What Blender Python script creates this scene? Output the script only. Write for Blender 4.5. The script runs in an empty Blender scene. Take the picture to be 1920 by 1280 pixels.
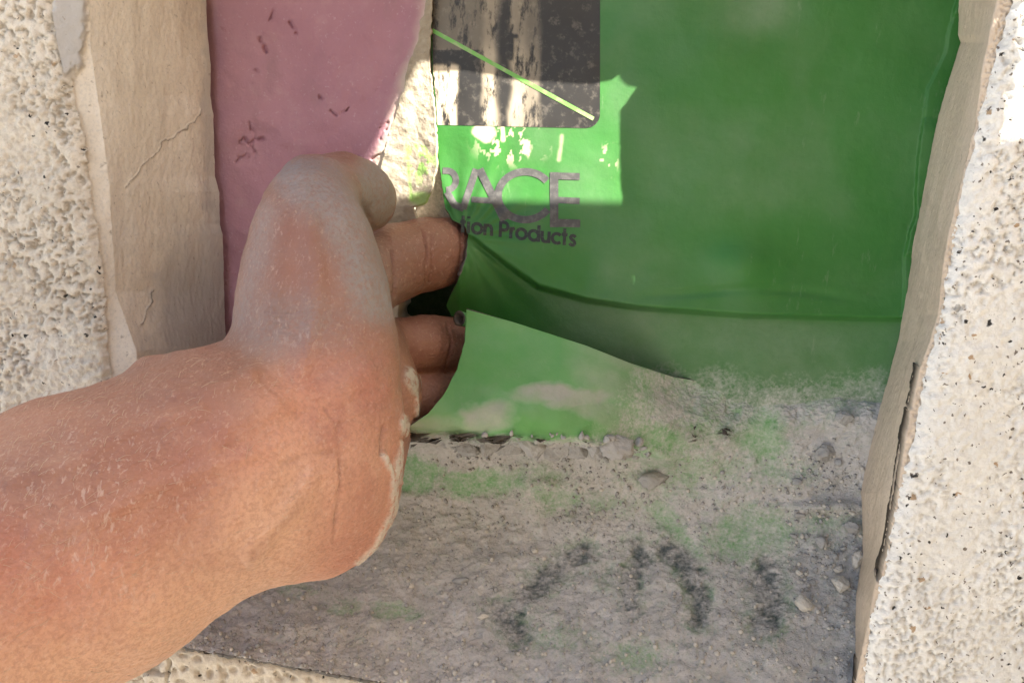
import bpy, math, random
import numpy as np
from mathutils import Matrix, Vector

random.seed(7)
RNG = np.random.default_rng(11)
sc = bpy.context.scene
COL = sc.collection

# ------------------------------------------------------------------ camera
F = 1900.0                                     # focal length in photo pixels (1920 wide)
_d = np.array([340., -569., 1900.]); _d /= np.linalg.norm(_d)      # world +Y seen by the camera (right, down, forward)
_v = np.array([-228., 6205., 1900.]); _v -= _d * _v.dot(_d); _v /= np.linalg.norm(_v)   # world -Z
_h = np.cross(_v, _d)                                              # world +X
R = np.stack([_h, _d, -_v])                    # camera vector -> world vector
C = np.array([0., -0.228, 1.2])
D = 0.057                                      # depth of the recess

cam = bpy.data.cameras.new('camera'); camo = bpy.data.objects.new('camera', cam); COL.objects.link(camo)
cam.sensor_width = 36; cam.lens = F / 1920 * 36; cam.clip_start = 0.005; cam.clip_end = 500
m = Matrix.Identity(4)
for i in range(3):
    m[i][0] = R[i, 0]; m[i][1] = -R[i, 1]; m[i][2] = -R[i, 2]; m[i][3] = C[i]
camo.matrix_world = m
sc.camera = camo

# ------------------------------------------------------------------ light
SUN = np.array([-0.080, 0.057, -0.080]); SUN /= np.linalg.norm(SUN)        # direction the light travels
elev = math.asin(-SUN[2]); toward = -SUN
w = bpy.data.worlds.new('World'); sc.world = w; w.use_nodes = True
nt = w.node_tree; nt.nodes.clear()
sky = nt.nodes.new('ShaderNodeTexSky'); sky.sky_type = 'NISHITA'; sky.sun_disc = False
sky.sun_elevation = elev; sky.sun_rotation = math.atan2(toward[0], toward[1])
sky.dust_density = 2.0; sky.air_density = 1.0; sky.ozone_density = 1.0
bg = nt.nodes.new('ShaderNodeBackground'); bg.inputs[1].default_value = 0.07
wo = nt.nodes.new('ShaderNodeOutputWorld')
nt.links.new(sky.outputs[0], bg.inputs[0]); nt.links.new(bg.outputs[0], wo.inputs[0])
sl = bpy.data.lights.new('sun', 'SUN'); sl.energy = 5.0; sl.angle = math.radians(0.32); sl.color = (1.0, 0.955, 0.88)
so = bpy.data.objects.new('sun', sl); COL.objects.link(so)
so.rotation_euler = Vector(SUN).to_track_quat('-Z', 'Y').to_euler(); so.location = (2, -2, 3)
sc.view_settings.view_transform = 'Standard'; sc.view_settings.look = 'None'
sc.view_settings.gamma = 1; sc.view_settings.use_curve_mapping = False
sc.view_settings.exposure = 2.25

# ------------------------------------------------------------------ helpers: pixels <-> space, noise
def ray(px, py):
    px = np.asarray(px, float); py = np.asarray(py, float)
    c = np.stack(np.broadcast_arrays((px - 960) / F, (py - 640) / F, 1.0), -1)
    return c @ R.T
def at_t(px, py, t):
    return C + ray(px, py) * np.asarray(t, float)[..., None]
def t_of_y(px, py, Y):
    return (Y - C[1]) / ray(px, py)[..., 1]
def at_y(px, py, Y):
    return at_t(px, py, t_of_y(px, py, Y))
def proj(P):
    q = (np.asarray(P) - C) @ R
    return 960 + F * q[..., 0] / q[..., 2], 640 + F * q[..., 1] / q[..., 2], q[..., 2]

def _hash(ix, iy, iz, seed):
    h = (ix.astype(np.int64) * 374761393 + iy.astype(np.int64) * 668265263 + iz.astype(np.int64) * 2147483647 + seed * 974634211) & 0xffffffff
    h = ((h ^ (h >> 13)) * 1274126177) & 0xffffffff
    h = ((h ^ (h >> 15)) * 2246822519) & 0xffffffff
    return ((h ^ (h >> 16)) & 0xffffff) / float(0xffffff)
def vnoise(x, y, z=0.0, seed=0):
    x, y, z = np.broadcast_arrays(np.asarray(x, float), np.asarray(y, float), np.asarray(z, float))
    i, j, k = np.floor(x), np.floor(y), np.floor(z)
    fx, fy, fz = x - i, y - j, z - k
    fx = fx * fx * (3 - 2 * fx); fy = fy * fy * (3 - 2 * fy); fz = fz * fz * (3 - 2 * fz)
    o = 0
    for a in (0, 1):
        for b in (0, 1):
            wt = (fx if a else 1 - fx) * (fy if b else 1 - fy)
            o = o + wt * (_hash(i + a, j + b, k, seed) * (1 - fz) + _hash(i + a, j + b, k + 1, seed) * fz)
    return o * 2 - 1
def fbm(x, y, z=0.0, oct=4, seed=0, gain=0.5):
    o = 0; a = 1; s = 0
    for q in range(oct):
        o = o + a * vnoise(np.asarray(x) * 2**q, np.asarray(y) * 2**q, np.asarray(z) * 2**q, seed + q * 17); s += a; a *= gain
    return o / s
def worley(x, y, seed=0):
    x = np.asarray(x, float); y = np.asarray(y, float)
    i, j = np.floor(x), np.floor(y)
    best = np.full(x.shape, 9.0); rid = np.zeros(x.shape)
    z0 = np.zeros_like(i)
    for a in (-1, 0, 1):
        for b in (-1, 0, 1):
            qx = i + a + _hash(i + a, j + b, z0, seed); qy = j + b + _hash(i + a, j + b, z0, seed + 5)
            d = np.hypot(qx - x, qy - y); n = d < best
            best = np.where(n, d, best); rid = np.where(n, _hash(i + a, j + b, z0, seed + 9), rid)
    return best, rid
def sstep(a, b, x):
    t = np.clip((np.asarray(x, float) - a) / (b - a), 0, 1); return t * t * (3 - 2 * t)
def curve(pts, key=1):
    """polyline of pixel points -> function; key=1: x as a function of y, key=0: y as a function of x"""
    p = np.array(pts, float); k = p[:, key]; v = p[:, 1 - key]
    return lambda q: np.interp(q, k, v)
def blob(px, py, cx, cy, rx, ry, rot=0.0, soft=0.35):
    c, s = math.cos(rot), math.sin(rot)
    u = ((px - cx) * c + (py - cy) * s) / rx; q = (-(px - cx) * s + (py - cy) * c) / ry
    r = np.sqrt(u * u + q * q)
    return 1 - sstep(1 - soft, 1 + soft, r)
def strokes(px, py, pts, wdt, soft=8):
    best = np.full(np.shape(px), 1e9)
    for (a, b) in zip(pts[:-1], pts[1:]):
        a = np.array(a, float); b = np.array(b, float); ab = b - a
        h = np.clip(((px - a[0]) * ab[0] + (py - a[1]) * ab[1]) / ab.dot(ab), 0, 1)
        best = np.minimum(best, np.hypot(px - a[0] - h * ab[0], py - a[1] - h * ab[1]))
    return 1 - sstep(wdt - soft, wdt + soft, best)

# ------------------------------------------------------------------ helpers: objects
def tag(o, label=None, cat=None, group=None, kind=None):
    if label: o['label'] = label
    if cat: o['category'] = cat
    if group: o['group'] = group
    if kind: o['kind'] = kind
    return o
def empty(name, loc=(0, 0, 0)):
    o = bpy.data.objects.new(name, None); COL.objects.link(o); o.location = loc; o.empty_display_size = 0.02
    return o
def mesh_obj(name, V, faces, mat, parent=None, attrs=None, smooth=True):
    V = np.asarray(V, float).reshape(-1, 3)
    me = bpy.data.meshes.new(name)
    fa = np.asarray(faces) if len({len(f) for f in faces}) == 1 else np.zeros(1)
    if fa.ndim == 2:
        n, k = fa.shape
        me.vertices.add(len(V)); me.vertices.foreach_set('co', V.astype(np.float32).ravel())
        me.loops.add(n * k); me.loops.foreach_set('vertex_index', fa.astype(np.int32).ravel())
        me.polygons.add(n)
        me.polygons.foreach_set('loop_start', np.arange(0, n * k, k, dtype=np.int32))
        me.update(calc_edges=True)
    else:
        me.from_pydata([tuple(v) for v in V], [], [tuple(int(i) for i in f) for f in faces])
    me.validate()
    if smooth: me.polygons.foreach_set('use_smooth', np.ones(len(me.polygons), dtype=bool))
    for k_, a in (attrs or {}).items():
        at = me.attributes.new(k_, 'FLOAT', 'POINT'); at.data.foreach_set('value', np.asarray(a, np.float32).ravel())
    for mm in (mat if isinstance(mat, (list, tuple)) else [mat]): me.materials.append(mm)
    o = bpy.data.objects.new(name, me); COL.objects.link(o)
    if parent is not None: o.parent = parent
    return o
def grid_faces(n, mcol, flip=False):
    i = np.arange(n - 1)[:, None] * mcol + np.arange(mcol - 1)[None, :]
    f = np.stack([i, i + 1, i + mcol + 1, i + mcol], -1).reshape(-1, 4)
    return f[:, ::-1] if flip else f
def grid_obj(name, P, mat, parent=None, attrs=None, flip=False, thick=0.0, back=0):
    n, k = P.shape[:2]
    o = mesh_obj(name, P, grid_faces(n, k, flip), mat, parent, attrs)
    if thick:
        s = o.modifiers.new('thickness', 'SOLIDIFY'); s.thickness = thick; s.offset = -1
        s.material_offset = back; s.material_offset_rim = back
    return o
def loc_normals(P):
    du = np.gradient(P, axis=1); dv = np.gradient(P, axis=0)
    n = np.cross(du, dv); return n / (np.linalg.norm(n, axis=-1, keepdims=True) + 1e-12)

# ------------------------------------------------------------------ helpers: materials
class Mat:
    def __init__(s, name):
        s.m = bpy.data.materials.new(name); s.m.use_nodes = True
        s.t = s.m.node_tree; s.t.nodes.clear()
        s.out = s.t.nodes.new('ShaderNodeOutputMaterial'); s.b = s.t.nodes.new('ShaderNodeBsdfPrincipled')
        s.t.links.new(s.b.outputs[0], s.out.inputs[0])
        s.co = s.t.nodes.new('ShaderNodeTexCoord').outputs['Object']
    def put(s, sock, v):
        if hasattr(v, 'is_linked') or isinstance(v, bpy.types.NodeSocket): s.t.links.new(v, sock)
        elif isinstance(v, (tuple, list)) and len(v) == 3 and sock.type == 'RGBA': sock.default_value = (*v, 1)
        else: sock.default_value = v
    def set(s, **k):
        for a, v in k.items(): s.put(s.b.inputs[a.replace('_', ' ')], v)
        return s
    def attr(s, name):
        n = s.t.nodes.new('ShaderNodeAttribute'); n.attribute_name = name; return n.outputs['Fac']
    def noise(s, scale, detail=4, rough=0.55, stretch=None, dist=0.0):
        n = s.t.nodes.new('ShaderNodeTexNoise'); n.inputs['Scale'].default_value = scale
        n.inputs['Detail'].default_value = detail; n.inputs['Roughness'].default_value = rough; n.inputs['Distortion'].default_value = dist
        s.t.links.new(s.map(stretch) if stretch else s.co, n.inputs['Vector']); return n.outputs['Fac']
    def map(s, sc_):
        n = s.t.nodes.new('ShaderNodeMapping'); n.inputs['Scale'].default_value = sc_; s.t.links.new(s.co, n.inputs[0]); return n.outputs[0]
    def voro(s, scale, feature='F1', out='Distance', rnd=1.0, stretch=None):
        n = s.t.nodes.new('ShaderNodeTexVoronoi'); n.feature = feature; n.inputs['Scale'].default_value = scale
        n.inputs['Randomness'].default_value = rnd
        s.t.links.new(s.map(stretch) if stretch else s.co, n.inputs['Vector']); return n.outputs[out]
    def ramp(s, f, a, b, lo=0.0, hi=1.0):
        n = s.t.nodes.new('ShaderNodeMapRange'); n.interpolation_type = 'SMOOTHSTEP'
        s.put(n.inputs[0], f)
        for i, v in enumerate((a, b, lo, hi)): n.inputs[i + 1].default_value = v
        return n.outputs[0]
    def math(s, op, a, b=0.0, clamp=False):
        n = s.t.nodes.new('ShaderNodeMath'); n.operation = op; n.use_clamp = clamp
        s.put(n.inputs[0], a); s.put(n.inputs[1], b); return n.outputs[0]
    def mix(s, f, a, b, mode='MIX'):
        n = s.t.nodes.new('ShaderNodeMix'); n.data_type = 'RGBA'; n.blend_type = mode
        s.put(n.inputs[0], f); s.put(n.inputs[6], a); s.put(n.inputs[7], b); return n.outputs[2]
    def bump(s, h, strength=0.5, dist=0.001, prev=None):
        n = s.t.nodes.new('ShaderNodeBump'); n.inputs['Strength'].default_value = strength; n.inputs['Distance'].default_value = dist
        s.put(n.inputs['Height'], h)
        if prev is not None: s.t.links.new(prev, n.inputs['Normal'])
        s.t.links.new(n.outputs[0], s.b.inputs['Normal']); return n.outputs[0]

# stucco finish coat: warm pale plaster, a darker tone in the pits, dark and ochre sand grains
def finish_mat(name, base, base2, dark_tone, speck_amt):
    k = Mat(name)
    c = k.mix(k.ramp(k.noise(55, 5), .35, .65), base, base2)
    c = k.mix(k.ramp(k.noise(420, 4), .45, .75, 0, .35), c, dark_tone)
    c = k.mix(k.ramp(k.noise(800, 4, .65, None, 1.2), .50, .60, 0, .42), c, tuple(.5 * (p_ + q_) for p_, q_ in zip(base, dark_tone)))
    c = k.mix(k.ramp(k.attr('pit'), .35, 1.0, 0, .5), c, dark_tone)
    wn = k.t.nodes.new('ShaderNodeTexNoise'); wn.inputs['Scale'].default_value = 900; k.t.links.new(k.co, wn.inputs['Vector'])
    wv = k.t.nodes.new('ShaderNodeVectorMath'); wv.operation = 'MULTIPLY_ADD'; k.t.links.new(wn.outputs['Color'], wv.inputs[0]); wv.inputs[1].default_value = (.0022, .0022, .0022); k.t.links.new(k.co, wv.inputs[2])
    co0 = k.co; k.co = wv.outputs[0]
    for sc_, th, col, amt in ((520, .30, (.04, .036, .032), speck_amt * .55), (300, .30, (.05, .045, .04), speck_amt * .16), (430, .36, (.46, .33, .21), .035), (760, .3, (.20, .17, .14), speck_amt)):
        r = k.t.nodes.new('ShaderNodeSeparateColor'); k.t.links.new(k.voro(sc_, out='Color'), r.inputs[0])
        dot = k.math('MULTIPLY', k.ramp(k.voro(sc_), th * .6, th, 1, 0), k.ramp(r.outputs[0], 1 - amt, 1 - amt + .004))
        c = k.mix(dot, c, col)
    k.co = co0
    k.set(Base_Color=c, Roughness=.92, Specular_IOR_Level=.2)
    b = k.bump(k.noise(900, 5, .65), .55, .0006)
    k.bump(k.noise(2600, 3), .4, .0003, b)
    return k.m
M_fin_l = finish_mat('stucco_finish_beige', (.59, .52, .415), (.67, .60, .49), (.27, .22, .165), .10)
M_fin_r = finish_mat('stucco_finish_cream', (.84, .82, .765), (.79, .77, .715), (.52, .49, .44), .20)

def jamb_mat(name, a, b_, grime_shade):
    k = Mat(name)
    c = k.mix(k.ramp(k.noise(34, 5, .6, (1, 1, .7)), .35, .68), a, b_)
    c = k.mix(k.ramp(k.noise(60, 4, .6, (1.2, 1.2, .5)), .5, .75, 0, .25), c, grime_shade)
    c = k.mix(k.attr('grime'), c, grime_shade)
    c = k.mix(k.ramp(k.noise(1200, 4, .7), .45, .68, 0, .35), c, grime_shade)
    c = k.mix(k.ramp(k.noise(700, 3), .64, .74, 0, .55), c, (.25, .20, .15))
    c = k.mix(k.attr('crack'), c, (.05, .04, .03))
    k.set(Base_Color=c, Roughness=.9, Specular_IOR_Level=.2)
    b = k.bump(k.noise(200, 4, .6), .15, .0006)
    k.bump(k.noise(1900, 4, .7), .5, .0003, b)
    return k.m
M_jamb_l = jamb_mat('base_coat_left', (.66, .585, .47), (.74, .665, .55), (.43, .405, .37))
M_jamb_r = jamb_mat('base_coat_right', (.60, .49, .375), (.67, .555, .435), (.50, .405, .31))

DUST = (.52, .49, .455)
def membrane_mat(name, green):
    k = Mat(name)
    g = k.mix(k.ramp(k.noise(14, 3), .35, .65), green, tuple(x * .86 for x in green))
    g = k.mix(k.ramp(k.noise(38, 4, .6), .5, .78, 0, .06), g, (.20, .19, .13))
    g = k.mix(k.attr('ink'), g, (.035, .055, .052))
    n1 = k.noise(260, 6, .7); n2 = k.noise(1100, 4, .65)
    nn = k.math('ADD', k.math('MULTIPLY', n1, .55), k.math('MULTIPLY', n2, .45))
    a = k.attr('dust')
    sp = k.math('MULTIPLY', k.math('MULTIPLY', a, k.math('SUBTRACT', 1.15, a)), 4.6)
    f = k.math('ADD', a, k.math('MULTIPLY', k.math('MULTIPLY', k.math('SUBTRACT', nn, .5), 1.8), sp), True)
    fm = k.math('MULTIPLY', k.attr('film'), k.ramp(k.noise(90, 5, .6), .3, .7, .65, 1.1))
    f = k.math('MAXIMUM', f, k.math('ADD', fm, k.ramp(k.noise(60, 5, .6), .4, .8, .0, .03), True))
    dcol = k.mix(k.ramp(k.noise(120, 5, .6), .3, .7), DUST, (.62, .585, .545))
    dcol = k.mix(k.ramp(n2, .58, .72, 0, .55), dcol, (.74, .70, .64))
    dcol = k.mix(k.ramp(n2, .30, .42, .4, 0), dcol, (.27, .24, .21))
    dcol = k.mix(k.ramp(k.attr('film'), .1, .6, 0, .7), dcol, (.43, .385, .35))
    c = k.mix(f, g, dcol)
    scf = k.math('MULTIPLY', k.ramp(k.noise(330, 5, .7, (1, 1, .25)), .60, .72), k.ramp(k.noise(26, 3), .45, .62))
    c = k.mix(k.math('MULTIPLY', scf, .12), c, (.42, .42, .34))
    c = k.mix(k.attr('drip'), c, (.66, .56, .40))
    k.set(Base_Color=c, Roughness=k.ramp(f, 0, 1, .42, .95), Specular_IOR_Level=k.ramp(f, 0, 1, .30, .05))
    hb = k.math('MULTIPLY', k.noise(750, 6, .7), k.ramp(a, .1, .9))
    b = k.bump(hb, .8, .0010)
    k.bump(k.noise(110, 6, .6), .22, .0018, b)
    return k.m
GREEN = (.040, .172, .032)
M_mem = membrane_mat('green_membrane', GREEN)
M_mem_lit = membrane_mat('green_membrane_flap', (.115, .345, .09))  # lighter copy of the membrane: the flap's brighter light painted into its green
k = Mat('membrane_backing'); k.set(Base_Color=k.mix(k.noise(300), (.05, .042, .035), (.12, .10, .08)), Roughness=.6); M_memback = k.m

k = Mat('pink_foam')
c = k.mix(k.ramp(k.noise(22, 4), .3, .7), (.35, .17, .205), (.42, .225, .26))
c = k.mix(k.ramp(k.noise(120, 5, .65), .5, .8, 0, .35), c, (.50, .34, .32))
c = k.mix(k.ramp(k.noise(48, 5, .65, (1, 1, .45)), .50, .72, 0, .42), c, (.27, .17, .17))
c = k.mix(k.ramp(k.noise(900, 3, .6), .6, .72, 0, .3), c, (.55, .40, .42))
c = k.mix(k.math('MULTIPLY', k.ramp(k.noise(300, 4, .6), .62, .70), k.ramp(k.noise(30, 3), .46, .6, 0, .45)), c, (.24, .07, .09))
c = k.mix(k.attr('scar'), c, (.24, .05, .08))
c = k.mix(k.attr('dust'), c, k.mix(k.noise(160, 5), (.60, .50, .37), (.70, .61, .46)))
k.set(Base_Color=c, Roughness=.7, Specular_IOR_Level=.25)
b = k.bump(k.noise(170, 5, .6), .45, .0014); k.bump(k.noise(1300, 3), .4, .0004, b)
M_pink = k.m

k = Mat('dusty_paper')
c = k.mix(k.ramp(k.noise(240, 5, .65), .35, .65), (.33, .275, .20), (.42, .36, .265))
c = k.mix(k.attr('green'), c, (.28, .46, .12))
c = k.mix(k.ramp(k.noise(500, 4), .6, .75, 0, .5), c, (.36, .27, .17))
k.set(Base_Color=c, Roughness=.9)
k.bump(k.noise(420, 6, .7), .8, .0012); M_paper = k.m

k = Mat('panel_ink')
c = k.mix(k.ramp(k.noise(40, 5), .3, .7), (.014, .013, .012), (.028, .025, .022))
c = k.mix(k.ramp(k.noise(420, 5, .7), .50, .70, 0, .38), c, (.20, .175, .14))
d = k.math('MULTIPLY', k.attr('drip'), k.ramp(k.noise(330, 6, .7, (1, 1, .35)), .38, .52, .0, 1))
c = k.mix(d, c, k.mix(k.noise(200), (.52, .42, .29), (.68, .58, .42)))
k.set(Base_Color=c, Roughness=.55); k.bump(d, .4, .0004); M_panel = k.m
k = Mat('panel_line'); k.set(Base_Color=k.mix(k.ramp(k.noise(300, 4), .45, .7), (.16, .42, .08), (.35, .4, .2)), Roughness=.5); M_line = k.m
k = Mat('letter_ink')
c = k.mix(k.ramp(k.noise(500, 5, .7), .4, .7), (.060, .058, .056), (.115, .11, .10))
k.set(Base_Color=c, Roughness=.6); M_letter = k.m
k = Mat('letter_ink_small')
c = k.mix(k.ramp(k.noise(700, 5, .7), .5, .7), (.018, .024, .018), (.06, .075, .055))
k.set(Base_Color=c, Roughness=.6); M_letter2 = k.m

k = Mat('sheathing'); k.set(Base_Color=k.mix(k.noise(60, 5, .6), (.075, .062, .046), (.13, .108, .08)), Roughness=.9); k.bump(k.noise(400, 5), .5, .001); M_sheath = k.m
def crumb_mat(name, a, b_):
    k = Mat(name)
    k.set(Base_Color=k.mix(k.noise(500, 5, .7), a, b_), Roughness=.95, Specular_IOR_Level=.1)
    k.bump(k.noise(1800, 5, .7), .7, .0006); return k.m
M_crumb = crumb_mat('grey_mortar', (.36, .345, .325), (.50, .48, .45))
M_crumbp = crumb_mat('pale_mortar', (.58, .53, .46), (.74, .69, .60))
k = Mat('ground_concrete'); k.set(Base_Color=k.mix(k.noise(3, 6), (.40, .39, .37), (.47, .46, .44)), Roughness=.95); M_ground = k.m
k = Mat('plywood'); k.set(Base_Color=k.mix(k.noise(8, 5, .6, (1, 1, .1)), (.40, .30, .19), (.52, .41, .27)), Roughness=.8); M_ply = k.m

k = Mat('skin')
c = k.mix(k.ramp(k.noise(26, 4), .3, .7), (.49, .215, .135), (.63, .335, .22))
c = k.mix(k.ramp(k.noise(95, 5, .6), .42, .72, 0, .7), c, (.40, .155, .10))
c = k.mix(k.attr('red'), c, (.56, .17, .11))
c = k.mix(k.attr('pale'), c, (.72, .44, .29))
c = k.mix(k.attr('tan'), c, (.225, .11, .078))
c = k.mix(k.attr('crease'), c, (.20, .08, .05))
c = k.mix(k.ramp(k.noise(1000, 5, .75), .42, .62, 0, .34), c, (.30, .13, .085))
c = k.mix(k.ramp(k.noise(900, 4, .7, (1.3, 1, .7)), .55, .70, 0, .28), c, (.74, .52, .40))
dn = k.noise(800, 6, .75)
dd = k.math('MULTIPLY', k.attr('dust'), k.ramp(dn, .36, .58, .45, 1.0))
c = k.mix(dd, c, (.30, .262, .242))
fl = k.math('MULTIPLY', k.ramp(k.noise(640, 4, .6, (1.6, .8, .5), .8), .57, .66), k.attr('flake'))
c = k.mix(k.math('MULTIPLY', fl, .42), c, (.64, .50, .42))
c = k.mix(k.math('MULTIPLY', k.attr('plaster'), k.ramp(k.noise(520, 5, .75), .36, .52, 0, .85)), c, k.mix(k.noise(600, 5), (.48, .42, .33), (.70, .65, .56)))
k.set(Base_Color=c, Roughness=k.ramp(dd, 0, 1, .48, .9), Specular_IOR_Level=.42, Subsurface_Weight=.10, Subsurface_Radius=(.006, .0022, .0012), Subsurface_Scale=.6)
b = k.bump(k.voro(900, 'F1', stretch=(1, 1, 1.4)), .38, .0005)
b = k.bump(k.noise(300, 6, .65, (1, 1, 1.6)), .42, .0013, b)
k.bump(k.noise(1700, 4, .65), .32, .0003, b); M_skin = k.m
k = Mat('body_hair'); k.set(Base_Color=(.50, .36, .25), Roughness=.6); M_hair = k.m

# ------------------------------------------------------------------ setting: ground, wall
gs = 60.0
tag(mesh_obj('ground', [(-gs, -gs, 0), (gs, -gs, 0), (gs, gs, 0), (-gs, gs, 0)], [(0, 1, 2, 3)], M_ground, smooth=False), kind='structure')

wall = empty('stucco_wall', (0, 0, 0))
tag(wall, 'pale pitted stucco wall with a rough-cut opening', 'wall')

# pixel curves of the cut edges
c_left_front = curve([(150, -900), (96, 0), (110, 93), (133, 200), (148, 273), (165, 400), (181, 492), (197, 684), (240, 1000), (262, 1200), (330, 1500)])
c_left_corner = curve([(182, -900), (166, 0), (172, 100), (190, 220), (206, 355), (219, 547), (256, 656), (285, 1000), (312, 1200), (345, 1500)])
c_left_back = curve([(360, -900), (387, 0), (388, 60), (394, 120), (394, 180), (401, 215), (402, 270), (404, 330), (412, 360), (413, 420), (418, 440), (420, 560), (430, 800), (440, 1000), (450, 1500)])
c_right_back = curve([(1955, -900), (1798, 0), (1797, 66), (1803, 80), (1781, 150), (1763, 215), (1750, 280), (1730, 380), (1715, 460), (1700, 560), (1686, 640), (1665, 720), (1635, 830), (1612, 925), (1614, 1000), (1606, 1060), (1590, 1120), (1583, 1280), (1570, 1500)])
# above the picture the broken corner of the opening is where the sunlit patch's outline comes from
def _map(px, py):
    P = at_y(px, py, D); x, y, _ = proj(P - SUN * ((D - .003) / SUN[1])); return float(x), float(y)
_brk = [_map(a - 12, b) for a, b in [(1180, 118), (1190, 152), (1207, 158), (1183, 195), (1170, 210), (1165, 300), (1163, 400), (1156, 450), (1150, 500)]]
_rf = [(1870, 0), (1845, 115), (1826, 240), (1805, 320), (1780, 435), (1770, 490), (1760, 590), (1744, 640), (1722, 695), (1704, 775), (1687, 865), (1674, 955), (1662, 1030), (1647, 1085), (1625, 1190), (1606, 1280), (1570, 1500)]
_rn = [(1906, 0), (1884, 60), (1868, 115), (1848, 200), (1834, 262), (1815, 330), (1795, 435), (1782, 500), (1768, 590), (1756, 640), (1741, 690), (1718, 825), (1686, 940), (1664, 1065), (1637, 1165), (1621, 1280), (1590, 1500)]
c_right_front = curve([(2060, -1000)] + _brk + _rf)
c_right_fin = curve([(2100, -1000)] + [(x + 34, y) for x, y in _brk] + _rn)

def wall_edge_fn(cv, jit, seed):
    ys = np.linspace(-980, 1480, 1200)
    P = at_y(cv(ys), ys, 0.0)
    o = np.argsort(P[:, 2]); z = P[o, 2]; x = P[o, 0]
    return lambda q: np.interp(q, z, x) + jit * fbm(np.asarray(q) * 500, 0.0, seed=seed, oct=3)
xl_fin = wall_edge_fn(c_left_front, .0007, 3)
xr_fin = wall_edge_fn(c_right_fin, .0006, 4)

def pits(x, z, s, seed, thr):
    wx = x + .0009 * fbm(x * 700, z * 700, seed=seed + 50, oct=3); wz = z + .0009 * fbm(x * 700, z * 700, seed=seed + 60, oct=3)
    d, r = worley(wx / s, wz / s, seed)
    return (1 - sstep(.18, .5, d / (.4 + .9 * r))) * (r > thr)
def dense(a, b, lo, hi, step, far):
    """sample positions from a to b: dense between lo and hi, growing outside"""
    q = list(np.arange(lo, hi, step)) + [hi]
    s = step; v = hi
    while v < b: s *= 1.35; v += s; q.append(min(v, b))
    s = step; v = lo; pre = []
    while v > a: s *= 1.35; v -= s; pre.append(max(v, a))
    return np.array(pre[::-1] + q)

def finish_part(xe_fn, sign, zlo, zhi, width, vis_w, seed, mat, amp, pit_thr, psz, name='finish_coat'):
    zs = dense(0.0, 2.4, zlo, zhi, .00045, 0)
    us = dense(0.0, width, 0.0, vis_w, .00045, 0)
    Z, U = np.meshgrid(zs, us, indexing='ij')
    X = xe_fn(Z) + sign * U
    p = np.maximum(pits(X, Z, psz, seed, pit_thr), .8 * pits(X, Z, psz * .55, seed + 3, pit_thr + .1))
    mod = .35 + .9 * sstep(-.45, .45, fbm(X * 70, Z * 70, seed=seed + 7, oct=3)); p = p * np.minimum(mod, 1.15)
    ridge = fbm(X * 520, Z * 520, seed=seed + 1, oct=5, gain=.6)
    h = amp * (.0009 * ridge - .0013 * p) + .0012 * fbm(X * 45, Z * 45, seed=seed + 2, oct=2)
    roll = .0022 * np.exp(-U / .0016)
    Y = -(h) + roll
    P = np.stack([X, Y, Z], -1)
    return grid_obj(name, P, mat, wall, {'pit': np.clip(p + .25 * (ridge < -.35), 0, 1)}, flip=(sign > 0) ^ True if False else (sign < 0))
finish_part(xl_fin, -1, .98, 1.23, 1.5, .036, 21, M_fin_l, .75, .55, .0017)
finish_part(xr_fin, 1, 1.04, 1.23, 1.5, .052, 31, M_fin_r, .55, .62, .0014)

# jambs: plaster-coated cut faces; a grid from the front corner round to the back edge
def jamb_part(front, corner, back, yb, ncol, mat, seed, flip, extra=None, name='jamb', attrs_fn=None, y0=.0022, ycorner=.006):
    ys = np.concatenate([np.arange(-980, -10, 6.), np.arange(-10, 1300, 1.9), np.arange(1300, 1480, 12.)])
    us = np.linspace(0, 1, ncol)
    PY, U = np.meshgrid(ys, us, indexing='ij')
    uc = .16
    f = front(PY); c_ = corner(PY); b = back(PY)
    A = at_y(f, PY, y0); Bp = at_y(c_, PY, ycorner); Cc = at_y(b, PY, yb)
    w1 = np.clip(U / uc, 0, 1)[..., None]; w2 = np.clip((U - uc) / (1 - uc), 0, 1)[..., None]
    P = np.where(U[..., None] < uc, A * (1 - w1) + Bp * w1, Bp * (1 - w2) + Cc * w2)
    n = loc_normals(P)
    if not flip: n = -n
    h = .0007 * fbm(P[..., 1] * 70, P[..., 2] * 40, seed=seed, oct=3) + .00016 * fbm(P[..., 1] * 900, P[..., 2] * 600, seed=seed + 4, oct=3)
    px, py, _ = proj(P)
    at = {'grime': np.zeros_like(U), 'crack': np.zeros_like(U)}
    dy = 0
    if attrs_fn:
        h = h + attrs_fn(px, py, U, at); dy = at.pop('_dy', 0 * U)
        P[..., 1] += dy
    P = P + n * h[..., None]
    return grid_obj(name, P, mat, wall, at, flip=flip)
def left_attrs(px, py, U, at):
    q = 5 * fbm(px * .06, py * .06, seed=77, oct=3)
    cr = strokes(px + q, py + q, [(378, 208), (352, 236), (330, 258), (312, 262), (290, 290), (272, 305), (255, 335), (238, 352)], 0.7, 1.0)
    cr = np.maximum(cr, strokes(px + q, py + q, [(290, 545), (276, 585), (268, 610)], 1.0, 1.2))
    at['crack'] = np.clip(cr, 0, 1) * .75
    chip = blob(px + 2 * q, py + 2 * q, 128, 55, 34, 95, .1, .2)
    at['grime'] = np.clip(.95 * chip + .6 * sstep(370, 388, px + 2 * q) * sstep(470, 380, py) + .9 * sstep(400, 560, py + .7 * (px - 330) + 6 * q) * sstep(250, 330, px + 4 * q), 0, 1)  # grey chip and back edge; at lower right, shade painted in as grey
    streak = .0003 * fbm(px * .03, py * .004, seed=81, oct=2)
    return -.0004 * cr - .0022 * chip + streak
jamb_part(c_left_front, c_left_corner, c_left_back, D - .003, 190, M_jamb_l, 5, True, attrs_fn=left_attrs)
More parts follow.
